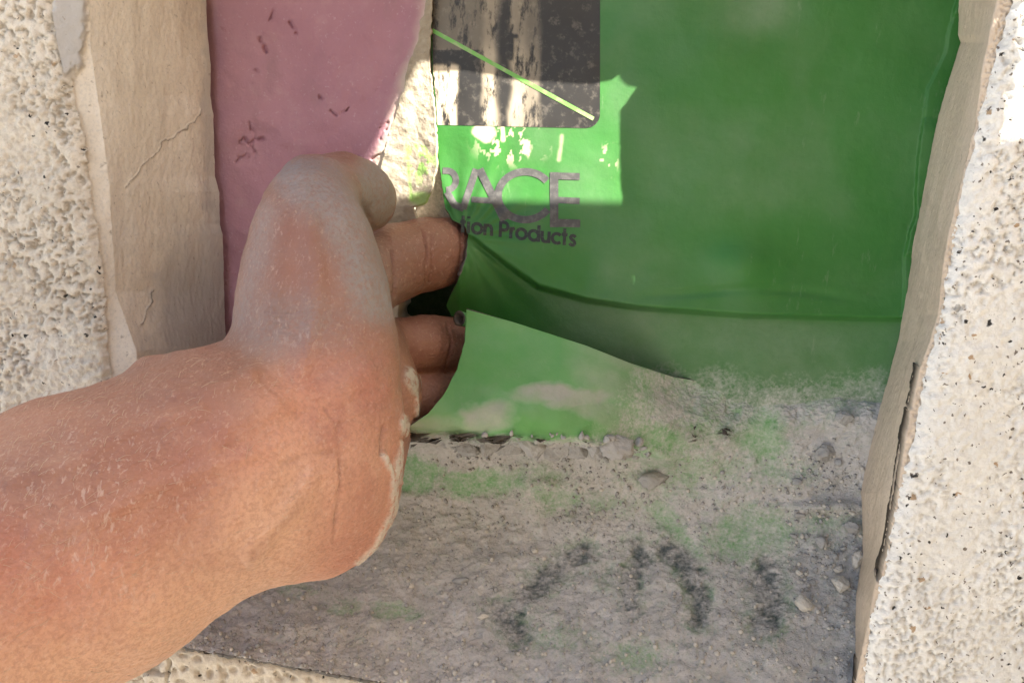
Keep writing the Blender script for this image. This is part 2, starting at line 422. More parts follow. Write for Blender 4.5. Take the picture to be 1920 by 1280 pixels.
def right_attrs(px, py, U, at):
    q = 2.5 * fbm(px * .05, py * .05, seed=78, oct=3)
    gap = strokes(px + q, py, [(1721, 690), (1706, 765)], 2.6, 1.6) 
    gap = np.maximum(gap, strokes(px + q, py, [(1703, 775), (1687, 865), (1674, 955), (1662, 1030), (1648, 1085)], 3.4, 1.6))
    gap = np.maximum(gap, strokes(px + q, py, [(1600, 1225), (1604, 1300)], 3.0, 1.6))
    at['crack'] = np.clip(gap, 0, 1)
    at['grime'] = .4 * (fbm(px * .02, py * .01, seed=79) > .2)
    rough = sstep(.20, .0, U)
    at['_dy'] = .004 * gap
    return rough * .0007 * fbm(px * .2, py * .2, seed=83, oct=2)
jamb_part(c_right_fin, c_right_front, c_right_back, D - .004, 110, M_jamb_r, 6, False, attrs_fn=right_attrs, ycorner=.003)

# sill plane fitted to the photograph's sill edges
_pts = [at_y(320, 1210, 0.0), at_y(700, 1277, 0.0), at_y(760, 936, D), at_y(1560, 955, D)]
_A = np.array([[p[0], p[1], p[0] * p[1], 1] for p in _pts]); _sol = np.linalg.solve(_A, np.array([p[2] for p in _pts]))
def sill_z(x, y): return _sol[0] * x + _sol[1] * y + _sol[2] * x * y + _sol[3]
def t_sill(px, py):
    r = ray(px, py)
    t = (1.065 - C[2]) / np.minimum(r[..., 2], -.08)
    for _ in range(5):
        P = C + r * t[..., None]
        g = P[..., 2] - sill_z(P[..., 0], np.maximum(P[..., 1], -.02))
        dg = r[..., 2] - _sol[0] * r[..., 0] - _sol[1] * r[..., 1] - _sol[2] * (r[..., 0] * P[..., 1] + r[..., 1] * P[..., 0])
        t = np.clip(t - g / np.minimum(dg, -.05), .1, 1.2)
    return np.where(r[..., 2] > -.12, 1.2, t)

# wall below the sill (front face and rounded lip) and above the opening (lintel with ragged edge)
def below_part():
    us = np.linspace(0, 1, 420)
    ss = np.concatenate([np.linspace(0, .006, 16), dense(.006, 1.02, .006, .03, .0005, 0)[1:]])
    S, U = np.meshgrid(ss, us, indexing='ij')
    x0, x1 = xl_fin(1.05), xr_fin(1.03)
    X = x0 + (x1 - x0) * U
    zt = sill_z(X, 0.0) + .0006 * fbm(X * 300, 0.0, seed=41, oct=4)
    r = .004
    ang = np.clip(S / .006, 0, 1) * math.pi / 2
    Y = r - r * np.sin(ang); Z = zt - r + r * np.cos(ang) - np.maximum(S - .006, 0)
    Z = np.maximum(Z, 0.0)
    p = pits(X, Z, .0026, 43, .55) * (S > .004)
    h = .0006 * fbm(X * 420, Z * 420, seed=44, oct=4) - .0009 * p
    q = .0012 * fbm(X * 250, Z * 250, seed=46, oct=3)
    px, py, _ = proj(np.stack([X, Y, Z], -1))
    g = 4 * fbm(px * .05, py * .05, seed=47, oct=3)
    cr = np.maximum.reduce([strokes(px + g, py + g, pl, 2.2, 1.2) for pl in ([(316, 1206), (312, 1222), (318, 1245)], [(200, 1270), (240, 1275), (262, 1262), (300, 1262), (318, 1262)], [(262, 1266), (270, 1290)], [(318, 1245), (312, 1290)])])
    hole = blob(px + 2 * g, py + 2 * g, 286, 1238, 14, 22, .2)
    P = np.stack([X, Y - h + .0015 * np.clip(cr, 0, 1) + .003 * hole, Z], -1)
    grid_obj('finish_coat', P, M_fin_l, wall, {'pit': np.clip(p * .8 + cr + .6 * hole, 0, 1)}, flip=True)
below_part()
Z_LINTEL = 1.0
def lintel_part():
    # the lower edge of the wall above the opening, just above the picture
    x0, x1 = xl_fin(1.30), xr_fin(1.30)
    us = np.linspace(0, 1, 260); X = x0 + (x1 - x0) * us
    q = np.array([at_y(px, py, D) - SUN * ((D - .003) / SUN[1]) for px, py in [(400, 112), (810, 118), (900, 125), (1000, 140), (1125, 150), (1165, 140), (1181, 120), (1192, 152), (1215, 160), (1300, 160)]])
    zl = np.interp(X, q[:, 0], q[:, 2]) + .0004 * fbm(X * 300, 0.0, seed=91, oct=3)
    prof = [(D + .012, .0), (D - .01, .0), (.02, .0), (.004, .0), (.001, .001), (0.0, .004), (0.0, .02), (0.0, .3), (0.0, 2.4)]
    P = np.stack([np.stack([X, np.full_like(X, y), np.minimum(zl + dz, 2.4)], -1) for y, dz in prof])
    grid_obj('lintel', P, M_jamb_l, wall, {'grime': np.zeros(P.shape[:2]), 'crack': np.zeros(P.shape[:2])}, flip=True)
lintel_part()

# sheathing behind everything
mesh_obj('sheathing_board', [(-1.5, D + .034, 0), (1.5, D + .034, 0), (1.5, D + .034, 2.4), (-1.5, D + .034, 2.4),
                             (-1.5, D + .05, 0), (1.5, D + .05, 0), (1.5, D + .05, 2.4), (-1.5, D + .05, 2.4)],
         [(0, 1, 2, 3), (7, 6, 5, 4), (0, 4, 5, 1), (1, 5, 6, 2), (2, 6, 7, 3), (3, 7, 4, 0)], M_sheath, wall, smooth=False)

# ------------------------------------------------------------------ added unseen boards, cut to shade the recess and outline the sun patch (right of the camera)
sh = SUN[:2] / np.linalg.norm(SUN[:2]); uax = np.array([-sh[1] * -1, 0.0])
uax = np.array([sh[1], -sh[0]]) * 1.0        # horizontal axis across the light
tanel = -SUN[2] / np.linalg.norm(SUN[:2])
def u_of(P): return P[0] * uax[0] + P[1] * uax[1]
KD = 0.25
def board(name, prof, back):
    V = []; n = len(prof)
    for th in (back, back + .012):
        for (u, z) in prof:
            p = -sh * (KD + th) + uax * u
            V.append((p[0], p[1], z))
    fc = [tuple(range(n)), tuple(range(2 * n - 1, n - 1, -1))] + [(i, i + n, (i + 1) % n + n, (i + 1) % n) for i in range(n)]
    o = mesh_obj(name, V, fc, M_ply, smooth=False)
    return tag(o, kind='structure')
def uw(P):               # where the sun ray through P crosses the boards
    s_ = P[0] * sh[0] + P[1] * sh[1]
    return u_of(P), P[2] + (s_ + KD) * tanel
m0, m1 = uw(at_y(800, 386, D)), uw(at_y(1166, 389, D))
s0, s1 = uw(at_y(1840, 266, 0.0)), uw(at_y(1930, 262, 0.0))
ea, eb = uw(at_y(610, 300, D)), uw(at_y(742, 50, D))
ml = lambda u: m0[1] + (m1[1] - m0[1]) * (u - m0[0]) / (m1[0] - m0[0])
sr = lambda u: s0[1] + (s1[1] - s0[1]) * (u - s0[0]) / (s1[0] - s0[0])
umid = uw(at_y(1169, 389, D))[0]
board('hoarding', [(-.40, 0), (.15, 0), (.15, max(sr(.15), .9)), (umid + .0004, sr(umid)), (umid - .0004, ml(umid)), (m0[0] - .02, ml(m0[0] - .02)), (-.40, ml(m0[0] - .02))], 0.0)
ue = lambda z: ea[0] + (eb[0] - ea[0]) * (z - ea[1]) / (eb[1] - ea[1])
wlo, whi = ml(m0[0]) - .10, eb[1] + .06
board('hoarding', [(-.40, wlo), (ue(wlo), wlo), (ue(whi), whi), (-.40, whi)], .014)

# ------------------------------------------------------------------ pink foam
def pink():
    xs = np.arange(340, 800, 2.2); ys = np.concatenate([np.arange(-620, -20, 15.), np.arange(-20, 760, 2.2)])
    PY, U = np.meshgrid(ys, np.linspace(0, 1, len(xs)), indexing='ij')
    PX = 340 + (curve([(812, -120), (806, 0), (798, 80), (790, 250), (770, 390), (752, 470), (740, 760)])(PY) - 340) * U
    off = .0015 + .0022 * fbm(PX * .008, PY * .008, seed=101, oct=4) + .0012 * blob(PX, PY, 470, 270, 34, 34, 0, .6)
    sc_ = np.zeros_like(PX); wob = 6 * fbm(PX * .07, PY * .07, seed=102, oct=3)
    for pl, wd in (([(470, 232), (474, 262), (478, 285)], 3.0), ([(452, 270), (462, 262), (470, 272)], 4), ([(440, 300), (458, 285), (466, 296)], 3), ([(478, 262), (492, 258)], 4), ([(490, 75), (497, 95)], 5), ([(474, 128), (482, 134)], 4), ([(512, 18), (508, 40)], 4), ([(545, 40), (550, 58)], 4), ([(598, 180), (601, 184)], 4), ([(640, 212), (655, 204)], 4), ([(618, 206), (628, 215)], 3), ([(716, 262), (722, 238), (728, 230)], 3.2), ([(700, 300), (716, 288)], 3)):
        sc_ = np.maximum(sc_, strokes(PX + 1.6 * wob, PY + 1.3 * wob, pl, wd * .55, 2.2) * (.4 + .6 * (vnoise(PX * .11, PY * .11, seed=104) > -.2)))
    q = 16 * fbm(PX * .02, PY * .02, seed=103, oct=4)
    edge = curve([(800, -120), (797, 40), (775, 110), (757, 170), (733, 230), (716, 280), (705, 330), (695, 430), (690, 760)])(PY)
    dust = sstep(-26, 14, PX - edge + q)
    lump = .0020 * sstep(-60, 10, PX - edge)
    P = at_y(PX, PY, D + off + .0012 * sc_ - lump)
    o = grid_obj('pink_foam_board', P, M_pink, None, {'scar': sc_ * .26, 'dust': dust}, flip=True, thick=.012)
    tag(o, 'scuffed pink rigid foam board behind the hand', 'foam board')
pink()
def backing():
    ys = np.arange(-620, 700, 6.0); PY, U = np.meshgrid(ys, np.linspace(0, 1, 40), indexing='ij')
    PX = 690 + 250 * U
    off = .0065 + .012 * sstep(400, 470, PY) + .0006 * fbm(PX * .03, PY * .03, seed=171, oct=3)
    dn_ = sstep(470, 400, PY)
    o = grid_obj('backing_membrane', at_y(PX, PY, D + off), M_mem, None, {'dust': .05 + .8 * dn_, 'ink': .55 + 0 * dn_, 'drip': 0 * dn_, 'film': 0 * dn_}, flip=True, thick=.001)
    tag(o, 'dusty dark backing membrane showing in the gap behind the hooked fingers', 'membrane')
backing()
def strip():
    Lc = curve([(806, -40), (800, 0), (786, 60), (770, 110), (758, 165), (736, 230), (722, 290), (700, 350), (690, 400), (676, 445), (660, 480)])
    Rc = curve([(812, -40), (808, 56), (805, 120), (812, 187), (818, 262), (819, 311), (808, 356), (797, 379), (772, 386), (775, 397), (782, 416), (790, 440), (780, 480)])
    ys = np.concatenate([np.arange(-600, -20, 12.), np.arange(-20, 480, 2.0)])
    PY, U = np.meshgrid(ys, np.linspace(0, 1, 70), indexing='ij')
    L = Lc(PY) + 5 * fbm(PY * .05, 0.0, seed=111, oct=3); Rr = Rc(PY) + 1.5 * fbm(PY * .12, 3.0, seed=112, oct=3)
    PX = L + (Rr - L) * U
    off = -.0018 - .0035 * U ** 3 * sstep(120, 360, PY) + .0007 * fbm(PX * .05, PY * .05, seed=113, oct=4)
    g = np.clip(blob(PX, PY, 790, 300, 26, 40, 0, .6) * (fbm(PX * .08, PY * .05, seed=114, oct=3) > .05) + .8 * blob(PX, PY, 790, 372, 22, 12) + .8 * strokes(PX, PY, [(764, 280), (768, 340), (772, 375)], 2.5, 2), 0, 1)
    o = grid_obj('torn_facing_strip', at_y(PX, PY, D + off), M_paper, None, {'green': g}, flip=True, thick=.0008)
    tag(o, 'torn dusty beige facing strip between pink foam and green membrane', 'facing strip')
strip()

# ------------------------------------------------------------------ upper membrane with its print
c_up_left = curve([(802, -200), (806, 0), (808, 56), (809, 120), (816, 200), (821, 290), (827, 340), (835, 390), (848, 412), (872, 424), (878, 440), (875, 480), (866, 510), (846, 550), (836, 572), (846, 592), (905, 612), (1010, 770), (1120, 862)])
c_crease = curve([(780, 380), (860, 428), (890, 442), (950, 490), (1010, 531), (1100, 556), (1200, 571), (1400, 586), (1640, 592), (1900, 596)], 0)
def up_off(px, py):
    a = py - c_crease(px)
    depth = np.interp(px, [860, 900, 1010, 1300, 1640, 1800], [.001, .0028, .0055, .005, .003, .002])
    o = -depth * np.where(a < 0, np.exp(np.minimum(a, 0) / 95.), 1 - sstep(0, 13, a))
    o = o + .0018 * fbm(px * .0045, py * .0045, seed=121, oct=2) + .00012 * fbm(px * .02, py * .02, seed=122, oct=2) + .0006 * np.exp(-((py - 545 - .03 * (px - 1200) - 10 * np.sin(px * .012)) / 9.) ** 2) * sstep(1150, 1300, px) * sstep(1650, 1500, px)
    o = o - .0028 * np.exp(-((px - 1400) / 70) ** 2 - ((py - 500) / 45) ** 2)
    ang = np.arctan2(py - 445, px - 868); rr = np.hypot(py - 445, px - 868)
    o = o - .00042 * np.sin(ang * 19 + 2 * fbm(px * .01, py * .01, seed=124)) * np.exp(-rr / 150.) * sstep(15, 70, rr)
    lift = np.exp(-np.maximum(px - 862, 0) / 55.) * np.exp(-((py - 500) / 75.) ** 2)
    o = o - .0125 * lift
    xr = np.interp(py, [0, 30, 100, 170, 270, 400, 480, 700], [1796, 1786, 1770, 1738, 1724, 1716, 1696, 1690]) + 3 * fbm(py * .03, 0.0, seed=123)
    st = sstep(-2, 2, px - xr) * (.35 + .65 * sstep(-.1, .2, fbm(py * .011, 7.0, seed=125, oct=2)))
    return o - .0016 * st * (py < 620)
def up_pt(px, py, lift=0.0): return at_y(px, py, D + up_off(px, py) - lift)
def upper():
    ys = np.concatenate([np.arange(-620, -20, 12.), np.arange(-20, 862, 2.4)])
    uu = np.linspace(0, 1, 430) ** 1.15
    PY, U = np.meshgrid(ys, uu, indexing='ij')
    L = c_up_left(PY) + 1.2 * fbm(PY * .1, 0.0, seed=126, oct=3)
    PX = L + (1950 - L) * U
    n = fbm(PX * .05, PY * .02, seed=127, oct=4); n2 = fbm(PX * .12, PY * .06, seed=128, oct=4)
    drip = blob(PX + 8 * n2, PY + 8 * n2, 908, 247, 22, 16, .3, .25) + .9 * strokes(PX + 5 * n, PY, [(942, 236), (944, 262)], 4, 2)
    drip += .7 * (n2 > .25) * blob(PX, PY, 960, 270, 60, 35, 0, .5) + .5 * (n2 > .3) * blob(PX, PY, 1140, 300, 18, 28, 0, .4)
    drip += .45 * strokes(PX + 4 * n, PY, [(1052, 255), (1050, 300)], 3, 3) + .5 * blob(PX + 10 * n2, PY, 990, 280, 6, 16)
    film = .12 * blob(PX, PY, 1440, 20, 60, 40, 0, .8) + .10 * sstep(0, 25, PY - c_crease(PX)) * sstep(960, 1100, PX) + .06 * sstep(-.1, .5, fbm(PX * .006, PY * .006, seed=129, oct=3))
    dust = .62 * sstep(655, 790, PY + 34 * fbm(PX * .02, PY * .02, seed=130, oct=4) - .02 * (PX - 1400))
    o = grid_obj('upper_membrane', at_y(PX, PY, D + up_off(PX, PY)), [M_mem, M_memback], None,
                 {'dust': np.clip(dust, 0, 1), 'ink': 0 * PX, 'drip': np.clip(drip, 0, 1), 'film': np.clip(film, 0, 1)}, flip=True, thick=.0011, back=1)
    tag(o, 'upright green printed membrane sheet with black panel and lettering', 'membrane')
    return o
UP = upper()

def panel():
    ys = np.concatenate([np.arange(-600, -20, 12.), np.arange(-20, 241, 2.4), [241.]])
    PY, U = np.meshgrid(ys, np.linspace(0, 1, 130), indexing='ij')
    bot = 241
    r = 27.; dy = np.clip(PY - (bot - r), 0, r)
    Rr = 1125 - (r - np.sqrt(np.maximum(r * r - dy * dy, 0)))
    L = c_up_left(PY) + 2.2
    PX = L + (Rr - L) * U
    PYs = PY + (PX - 1125) * .022 * sstep(120, 240, PY)      # the printed edge runs a little uphill to the left
    n = fbm(PX * .045, PY * .018, seed=131, oct=4)
    band = lambda a, b, e: sstep(a - e, a + e, PX + 7 * n) * (1 - sstep(b - e, b + e, PX + 7 * n))
    drip = band(800, 858, 4) * sstep(118, 126, PY + 4 * n) + .75 * band(905, 935, 8) + .62 * band(956, 985, 8) + .35 * band(985, 1010, 8)
    drip = drip * (1 - .45 * sstep(125, 60, PY)) + .22 * band(812, 905, 10) * (PY < 95)
    drip *= 1 - .4 * band(932, 956, 5)
    hook = np.maximum(strokes(PX, PY, [(945, 70), (968, 68)], 4, 2), strokes(PX, PY, [(958, 68), (957, 108)], 6, 2))
    drip *= 1 - hook
    o = grid_obj('printed_panel', up_pt(PX, PYs, .00012), M_panel, UP, {'drip': np.clip(drip, 0, 1)})
    o['label'] = 'black printed panel with rounded corner and dried drips'
panel()
def ribbon(pts, wdt, name, mat, lift, step=3.0):
    """thin printed stroke laid on the membrane, pts in photo pixels"""
    p = np.array(pts, float)
    seg = np.linalg.norm(np.diff(p, axis=0), axis=1); s = np.concatenate([[0], np.cumsum(seg)])
    q = np.linspace(0, s[-1], max(2, int(s[-1] / step) + 1))
    P = np.stack([np.interp(q, s, p[:, 0]), np.interp(q, s, p[:, 1])], -1)
    t = np.gradient(P, axis=0); t /= np.linalg.norm(t, axis=1, keepdims=True) + 1e-9
    nrm = np.stack([-t[:, 1], t[:, 0]], -1)
    ws = np.linspace(-.5, .5, 4) * wdt
    G = P[:, None, :] + nrm[:, None, :] * ws[None, :, None]
    return up_pt(G[..., 0], G[..., 1], lift), grid_faces(len(P), 4)
def print_obj(name, strokes_, mat, lift=.00016, label=None):
    V, Fc, n = [], [], 0
    for i, (pts, wd) in enumerate(strokes_):
        v, f = ribbon(pts, wd, name, mat, lift + i * 2.0e-5)
        V.append(v.reshape(-1, 3)); Fc.append(f + n); n += len(V[-1])
    o = mesh_obj(name, np.concatenate(V), np.concatenate(Fc), mat, UP, smooth=True)
    if label: o['label'] = label
    return o
print_obj('printed_line', [([(810, 57), (1113, 223)], 7.5)], M_line, .00026)
def arc(cx, cy, rx, ry, a0, a1, n=28):
    return [(cx + rx * math.cos(math.radians(a)), cy + ry * math.sin(math.radians(a))) for a in np.linspace(a0, a1, n)]
print_obj('letter_r', [([(830, 320)] + arc(838, 338, 17, 18, -80, 95, 16), 12), ([(838, 360), (852, 384), (870, 391)], 13)], M_letter)
print_obj('letter_a', [([(893, 317), (868, 392)], 13), ([(899, 317), (946, 413)], 15), ([(884, 374), (926, 377)], 11)], M_letter)
print_obj('letter_c', [(arc(985, 367, 51, 45, -38, -325, 44), 14), ], M_letter)
print_obj('letter_e', [([(1039, 323), (1039, 426)], 16), ([(1046, 330), (1087, 331)], 13), ([(1046, 375), (1087, 377)], 12), ([(1046, 418), (1088, 419)], 15)], M_letter)
# smaller line of print: tion Products, drawn with a geometric stroke alphabet (units of x-height)
GL = {'t': ([[(.25, -1.45), (.25, 0)], [(0, -.92), (.5, -.92)]], .62), 'i': ([[(.12, -1), (.12, 0)], [(.12, -1.45), (.12, -1.27)]], .38),
      'o': ([[(.5 + .42 * math.cos(a), -.5 + .42 * math.sin(a)) for a in np.linspace(0, 2 * math.pi, 22)]], 1.08),
      'n': ([[(.1, -1), (.1, 0)], [(.1, -.5), (.16, -.78), (.36, -.92), (.58, -.84), (.68, -.6), (.68, 0)]], .92),
      'P': ([[(.1, -1.4), (.1, 0)], [(.1, -1.32), (.5, -1.32), (.7, -1.2), (.76, -.98), (.7, -.76), (.5, -.64), (.1, -.64)]], .92),
      'r': ([[(.1, -1), (.1, 0)], [(.1, -.55), (.2, -.82), (.42, -.93)]], .52),
      'd': ([[(.5 + .42 * math.cos(a), -.5 + .42 * math.sin(a)) for a in np.linspace(0, 2 * math.pi, 22)], [(.92, -1.45), (.92, 0)]], 1.12),
      'u': ([[(.1, -1), (.1, -.4), (.2, -.14), (.4, -.07), (.6, -.14), (.7, -.4)], [(.7, -1), (.7, 0)]], .9),
      'c': ([[(.5 + .42 * math.cos(a), -.5 + .42 * math.sin(a)) for a in np.linspace(.75, 2 * math.pi - .75, 18)]], .9),
      's': ([[(.58, -.78), (.46, -.92), (.26, -.92), (.14, -.76), (.24, -.58), (.46, -.46), (.56, -.26), (.44, -.08), (.22, -.08), (.08, -.22)]], .68), ' ': ([], .42)}
def small_print(text, x, y, xh, dirx, wd):
    ux, uy = dirx
    for ch in text:
        st, adv = GL[ch]
        ss = []
        for pl in st:
            ss.append(([(x + (a * ux - b * 0.04) * xh, y + (b + a * uy) * xh) for a, b in pl], wd))
        if ss: print_obj('letter_' + ch.lower(), ss, M_letter2)
        x += adv * xh * ux; y += adv * xh * uy
small_print('tion Products', 862, 435, 21.5, (1.0, .125), 6.2)

# ------------------------------------------------------------------ lower membrane: lifted flap, cove and dusty sill
c_lo_left = curve([(874, 578), (874, 590), (871, 640), (857, 690), (832, 740), (802, 775), (768, 799), (700, 806), (420, 826), (250, 846), (250, 1300)])
c_lo_top = curve([(800, 578), (874, 580), (960, 603), (1100, 648), (1180, 680), (1260, 706), (1360, 722), (1480, 716), (1600, 706), (1700, 706), (1900, 706)], 0)
def lower_pos(px, py):
    tw = t_of_y(px, py, D - .0035 + .0008 * fbm(px * .008, py * .008, seed=140, oct=3)); ts = t_sill(px, py)
    kk = .017
    h = np.clip(.5 + .5 * (ts - tw) / kk, 0, 1)
    t = ts * (1 - h) + tw * h - kk * h * (1 - h)
    A = np.interp(px, [700, 770, 850, 900, 950, 1000, 1050, 1100, 1150, 1200, 1250, 1300, 1360, 1430], [.034, .033, .0300, .0294, .0284, .0265, .0238, .0202, .0160, .0115, .0074, .0040, .0014, 0])
    bot = np.interp(px, [700, 860, 1000, 1180, 1300], [822, 826, 832, 846, 880]) + 5 * fbm(px * .04, 0.0, seed=143, oct=3)
    g = (.50 + .80 * sstep(585, 805, py)) * (1 - sstep(bot - 16, bot + 12, py))
    t = t - A * g
    t = t + .0075 * sstep(95, 0, py - c_lo_top(px)) * sstep(1120, 1320, px)
    t = t - .0016 * fbm(px * .011, py * .011, seed=142, oct=3) * sstep(640, 760, py)
    t = t - .0030 * np.exp(-((py - np.interp(px, [760, 1000, 1200, 1400, 1620], [835, 838, 850, 900, 930])) / 16.) ** 2) * sstep(720, 860, px) * (1 - sstep(1180, 1300, px))
    return t
def lower_masks(px, py):
    n = fbm(px * .022, py * .03, seed=150, oct=4); n2 = fbm(px * .06, py * .08, seed=151, oct=4)
    qx = px + 22 * n + 6 * n2; qy = py + 14 * fbm(px * .02, py * .03, seed=152, oct=4) + 5 * n2
    gr = lambda *a, **k: blob(qx, qy, *a, **k)
    green = np.zeros_like(px)
    flap = sstep(1330, 1120, qx + (py - 700) * .55) * (1 - sstep(805, 832, qy + .05 * (900 - px)))
    green = np.maximum(green, flap)
    pat = np.maximum.reduce([.85 * gr(1065, 744, 105, 22, .06, soft=.4), .75 * gr(908, 780, 52, 28, -.3, soft=.5), .7 * gr(1140, 778, 90, 22, .35, soft=.5), .5 * gr(1190, 740, 110, 38, .5, soft=.9), .6 * sstep(1000, 1220, qx) * sstep(50, 4, py - c_lo_top(px)), .85 * sstep(760, 818, qy + .05 * (860 - px)) * sstep(960, 760, px), .08 + .08 * n])
    film = np.clip(pat, 0, 1) * flap
    sill_g = np.maximum.reduce([.80 * gr(1428, 815, 48, 52, soft=.6), .7 * gr(1225, 826, 85, 36, .1, soft=.6), .45 * gr(1320, 790, 60, 50, .3, soft=.8), .4 * gr(1450, 880, 60, 30, soft=.8), .42 * gr(1290, 880, 100, 40, soft=.9),
                               .75 * gr(782, 890, 46, 36), .72 * gr(905, 902, 80, 25, -.05, soft=.5), .5 * gr(1045, 938, 46, 18, soft=.6), .36 * gr(1010, 905, 70, 26, soft=.8),
                               .58 * gr(1412, 1005, 80, 58, 0, soft=.5), .55 * strokes(qx, qy, [(1225, 952), (1262, 985), (1300, 1040)], 22, 18), .32 * gr(1540, 985, 60, 30, soft=.8),
                               .52 * gr(742, 1150, 48, 19), .3 * gr(640, 1140, 34, 18), .34 * gr(1030, 1190, 70, 30, soft=.8), .4 * gr(1195, 1230, 56, 30, soft=.8), .3 * gr(1120, 945, 70, 24, soft=.8), .3 * gr(560, 1110, 34, 16)])
    green = np.maximum(.8 * sill_g, flap * (1 - .25 * film))
    upper_green = sstep(95, -5, py - c_lo_top(px) + 40 * n) * sstep(1120, 1300, px)
    green = np.maximum(green, .48 * upper_green)
    sx = px + 14 * n + 9 * n2; sy = py + 10 * n2
    ink = np.maximum.reduce([strokes(sx, sy, [(1100, 1040), (1050, 1063), (1004, 1098), (968, 1136)], 27, 17), strokes(sx, sy, [(936, 1150), (972, 1190)], 26, 17),
                             strokes(sx, sy, [(1190, 1028), (1207, 1052), (1182, 1084), (1176, 1112), (1182, 1134)], 24, 16),
                             strokes(sx, sy, [(1246, 1030), (1282, 1056), (1308, 1090), (1316, 1160)], 27, 15), strokes(sx, sy, [(1435, 1078), (1440, 1165)], 38, 20), strokes(sx, sy, [(1130, 1050), (1130, 1090)], 18, 14) * .5])
    rag = fbm(px * .045, py * .06, seed=161, oct=5, gain=.65)
    bare = np.clip(np.maximum(green, ink * (.52 + .85 * rag)), 0, 1)
    return np.clip(1 - bare, 0, 1), np.clip(ink, 0, 1), film
SB = np.linspace(250, 1750, 200); _front = np.stack([proj([x, .0, sill_z(x, .0)])[:2] for x in np.linspace(-.20, .14, 200)])
c_sill_front = lambda px: np.interp(px, _front[:, 0], _front[:, 1])
def lower():
    vs = np.arange(578, 1300.1, 2.0)
    us = np.linspace(0, 1, 560)
    Vv, U = np.meshgrid(vs, us, indexing='ij')
    L = c_lo_left(Vv) + 1.0 * fbm(Vv * .1, 5.0, seed=155, oct=3); Rr = np.interp(Vv, [578, 960, 1300], [1800, 1680, 1680])
    PX = L + (Rr - L) * U
    top = c_lo_top(PX)
    PY = np.where(Vv < 800, top + (800 - top) * (Vv - 578) / (800 - 578.), Vv)
    bot = c_sill_front(PX)
    PY = np.where(Vv > 1180, 1180 + (Vv - 1180) * (bot - 1180) / 120., PY)
    P = at_t(PX, PY, lower_pos(PX, PY))
    dust, ink, film = lower_masks(PX, PY)
    n = loc_normals(P); n = np.where((n[..., 1:2] * 0 + np.einsum('ijk,ijk->ij', n, P - C)[..., None]) > 0, -n, n)
    thick = .75 * sstep(.1, 1.0, dust) * (.15 + .85 * np.maximum(sstep(815, 870, PY), sstep(1180, 1330, PX)))
    h = thick * (.0009 + .0011 * fbm(P[..., 0] * 260, P[..., 2] * 260 + P[..., 1] * 260, seed=158, oct=4) + .0005 * fbm(P[..., 0] * 1300, P[..., 1] * 1300, P[..., 2] * 1300, seed=159, oct=2))
    for (cx, cy, rx, ry, a) in ((1040, 905, 90, 12, .0018), (560, 1180, 160, 20, .0012), (1540, 950, 70, 10, .003), (1480, 900, 60, 20, .002)):
        h = h + a * np.exp(-((PX - cx) / rx) ** 2 - ((PY - cy) / ry) ** 2)
    P = P + n * h[..., None]
    o = grid_obj('lower_membrane', P, [M_mem_lit, M_memback], None, {'dust': dust, 'ink': ink, 'drip': 0 * dust, 'film': film}, flip=True, thick=.0012, back=1)
    tag(o, 'lower green membrane, its flap lifted and its sill caked with grey dust', 'membrane')
    return P, dust, PX, PY, n
LP, LDUST, LPX, LPY, LN = lower()
def rolled_lip():
    parent = bpy.data.objects['lower_membrane']
    th = np.linspace(-.35 * math.pi, 1.35 * math.pi, 26); ls = np.linspace(0, 1, 14)
    A, L = np.meshgrid(th, ls, indexing='ij')
    cx = 861 + 95 * L; cy = 597 + 24 * L; r = 15 * (1 - .75 * L)
    t0 = float(lower_pos(np.array([874.]), np.array([584.]))[0])
    px = cx + r * .75 * np.cos(A); py = cy - r * np.sin(A)
    t = t0 + .0035 + .010 * L + (-np.cos(A)) * r * .55 * t0 / F * 1.5
    o = grid_obj('rolled_lip', at_t(px, py, t), [M_mem_lit, M_memback], parent, {k_: 0 * A for k_ in ('dust', 'ink', 'drip', 'film')}, flip=False, thick=.0009, back=1)
rolled_lip()

# ------------------------------------------------------------------ crumbs and dust grains
def ico():
    t = (1 + 5 ** .5) / 2
    v = np.array([(-1, t, 0), (1, t, 0), (-1, -t, 0), (1, -t, 0), (0, -1, t), (0, 1, t), (0, -1, -t), (0, 1, -t), (t, 0, -1), (t, 0, 1), (-t, 0, -1), (-t, 0, 1)], float)
    v /= np.linalg.norm(v[0])
    f = np.array([(0, 11, 5), (0, 5, 1), (0, 1, 7), (0, 7, 10), (0, 10, 11), (1, 5, 9), (5, 11, 4), (11, 10, 2), (10, 7, 6), (7, 1, 8), (3, 9, 4), (3, 4, 2), (3, 2, 6), (3, 6, 8), (3, 8, 9), (4, 9, 5), (2, 4, 11), (6, 2, 10), (8, 6, 7), (9, 8, 1)])
    return v, f
IV, IF = ico()
def subdiv(v, f):
    v = list(map(tuple, v)); cache = {}; nf = []
    def mid(a, b):
        k_ = (min(a, b), max(a, b))
        if k_ not in cache:
            p = (np.array(v[a]) + np.array(v[b])) / 2; v.append(tuple(p / np.linalg.norm(p))); cache[k_] = len(v) - 1
        return cache[k_]
    for a, b, c_ in f:
        x, y, z = mid(a, b), mid(b, c_), mid(c_, a); nf += [(a, x, z), (b, y, x), (c_, z, y), (x, y, z)]
    return np.array(v), np.array(nf)
IV1, IF1 = subdiv(IV, IF); IV2, IF2 = subdiv(IV1, IF1); IV3, IF3 = subdiv(IV2, IF2)
_lx = LPX[::2, ::2].ravel(); _ly = LPY[::2, ::2].ravel(); _lp = LP[::2, ::2].reshape(-1, 3); _ln = LN[::2, ::2].reshape(-1, 3)
def lower_at(px, py):
    i = np.argmin((_lx - px) ** 2 + (_ly - py) ** 2); return _lp[i], _ln[i]
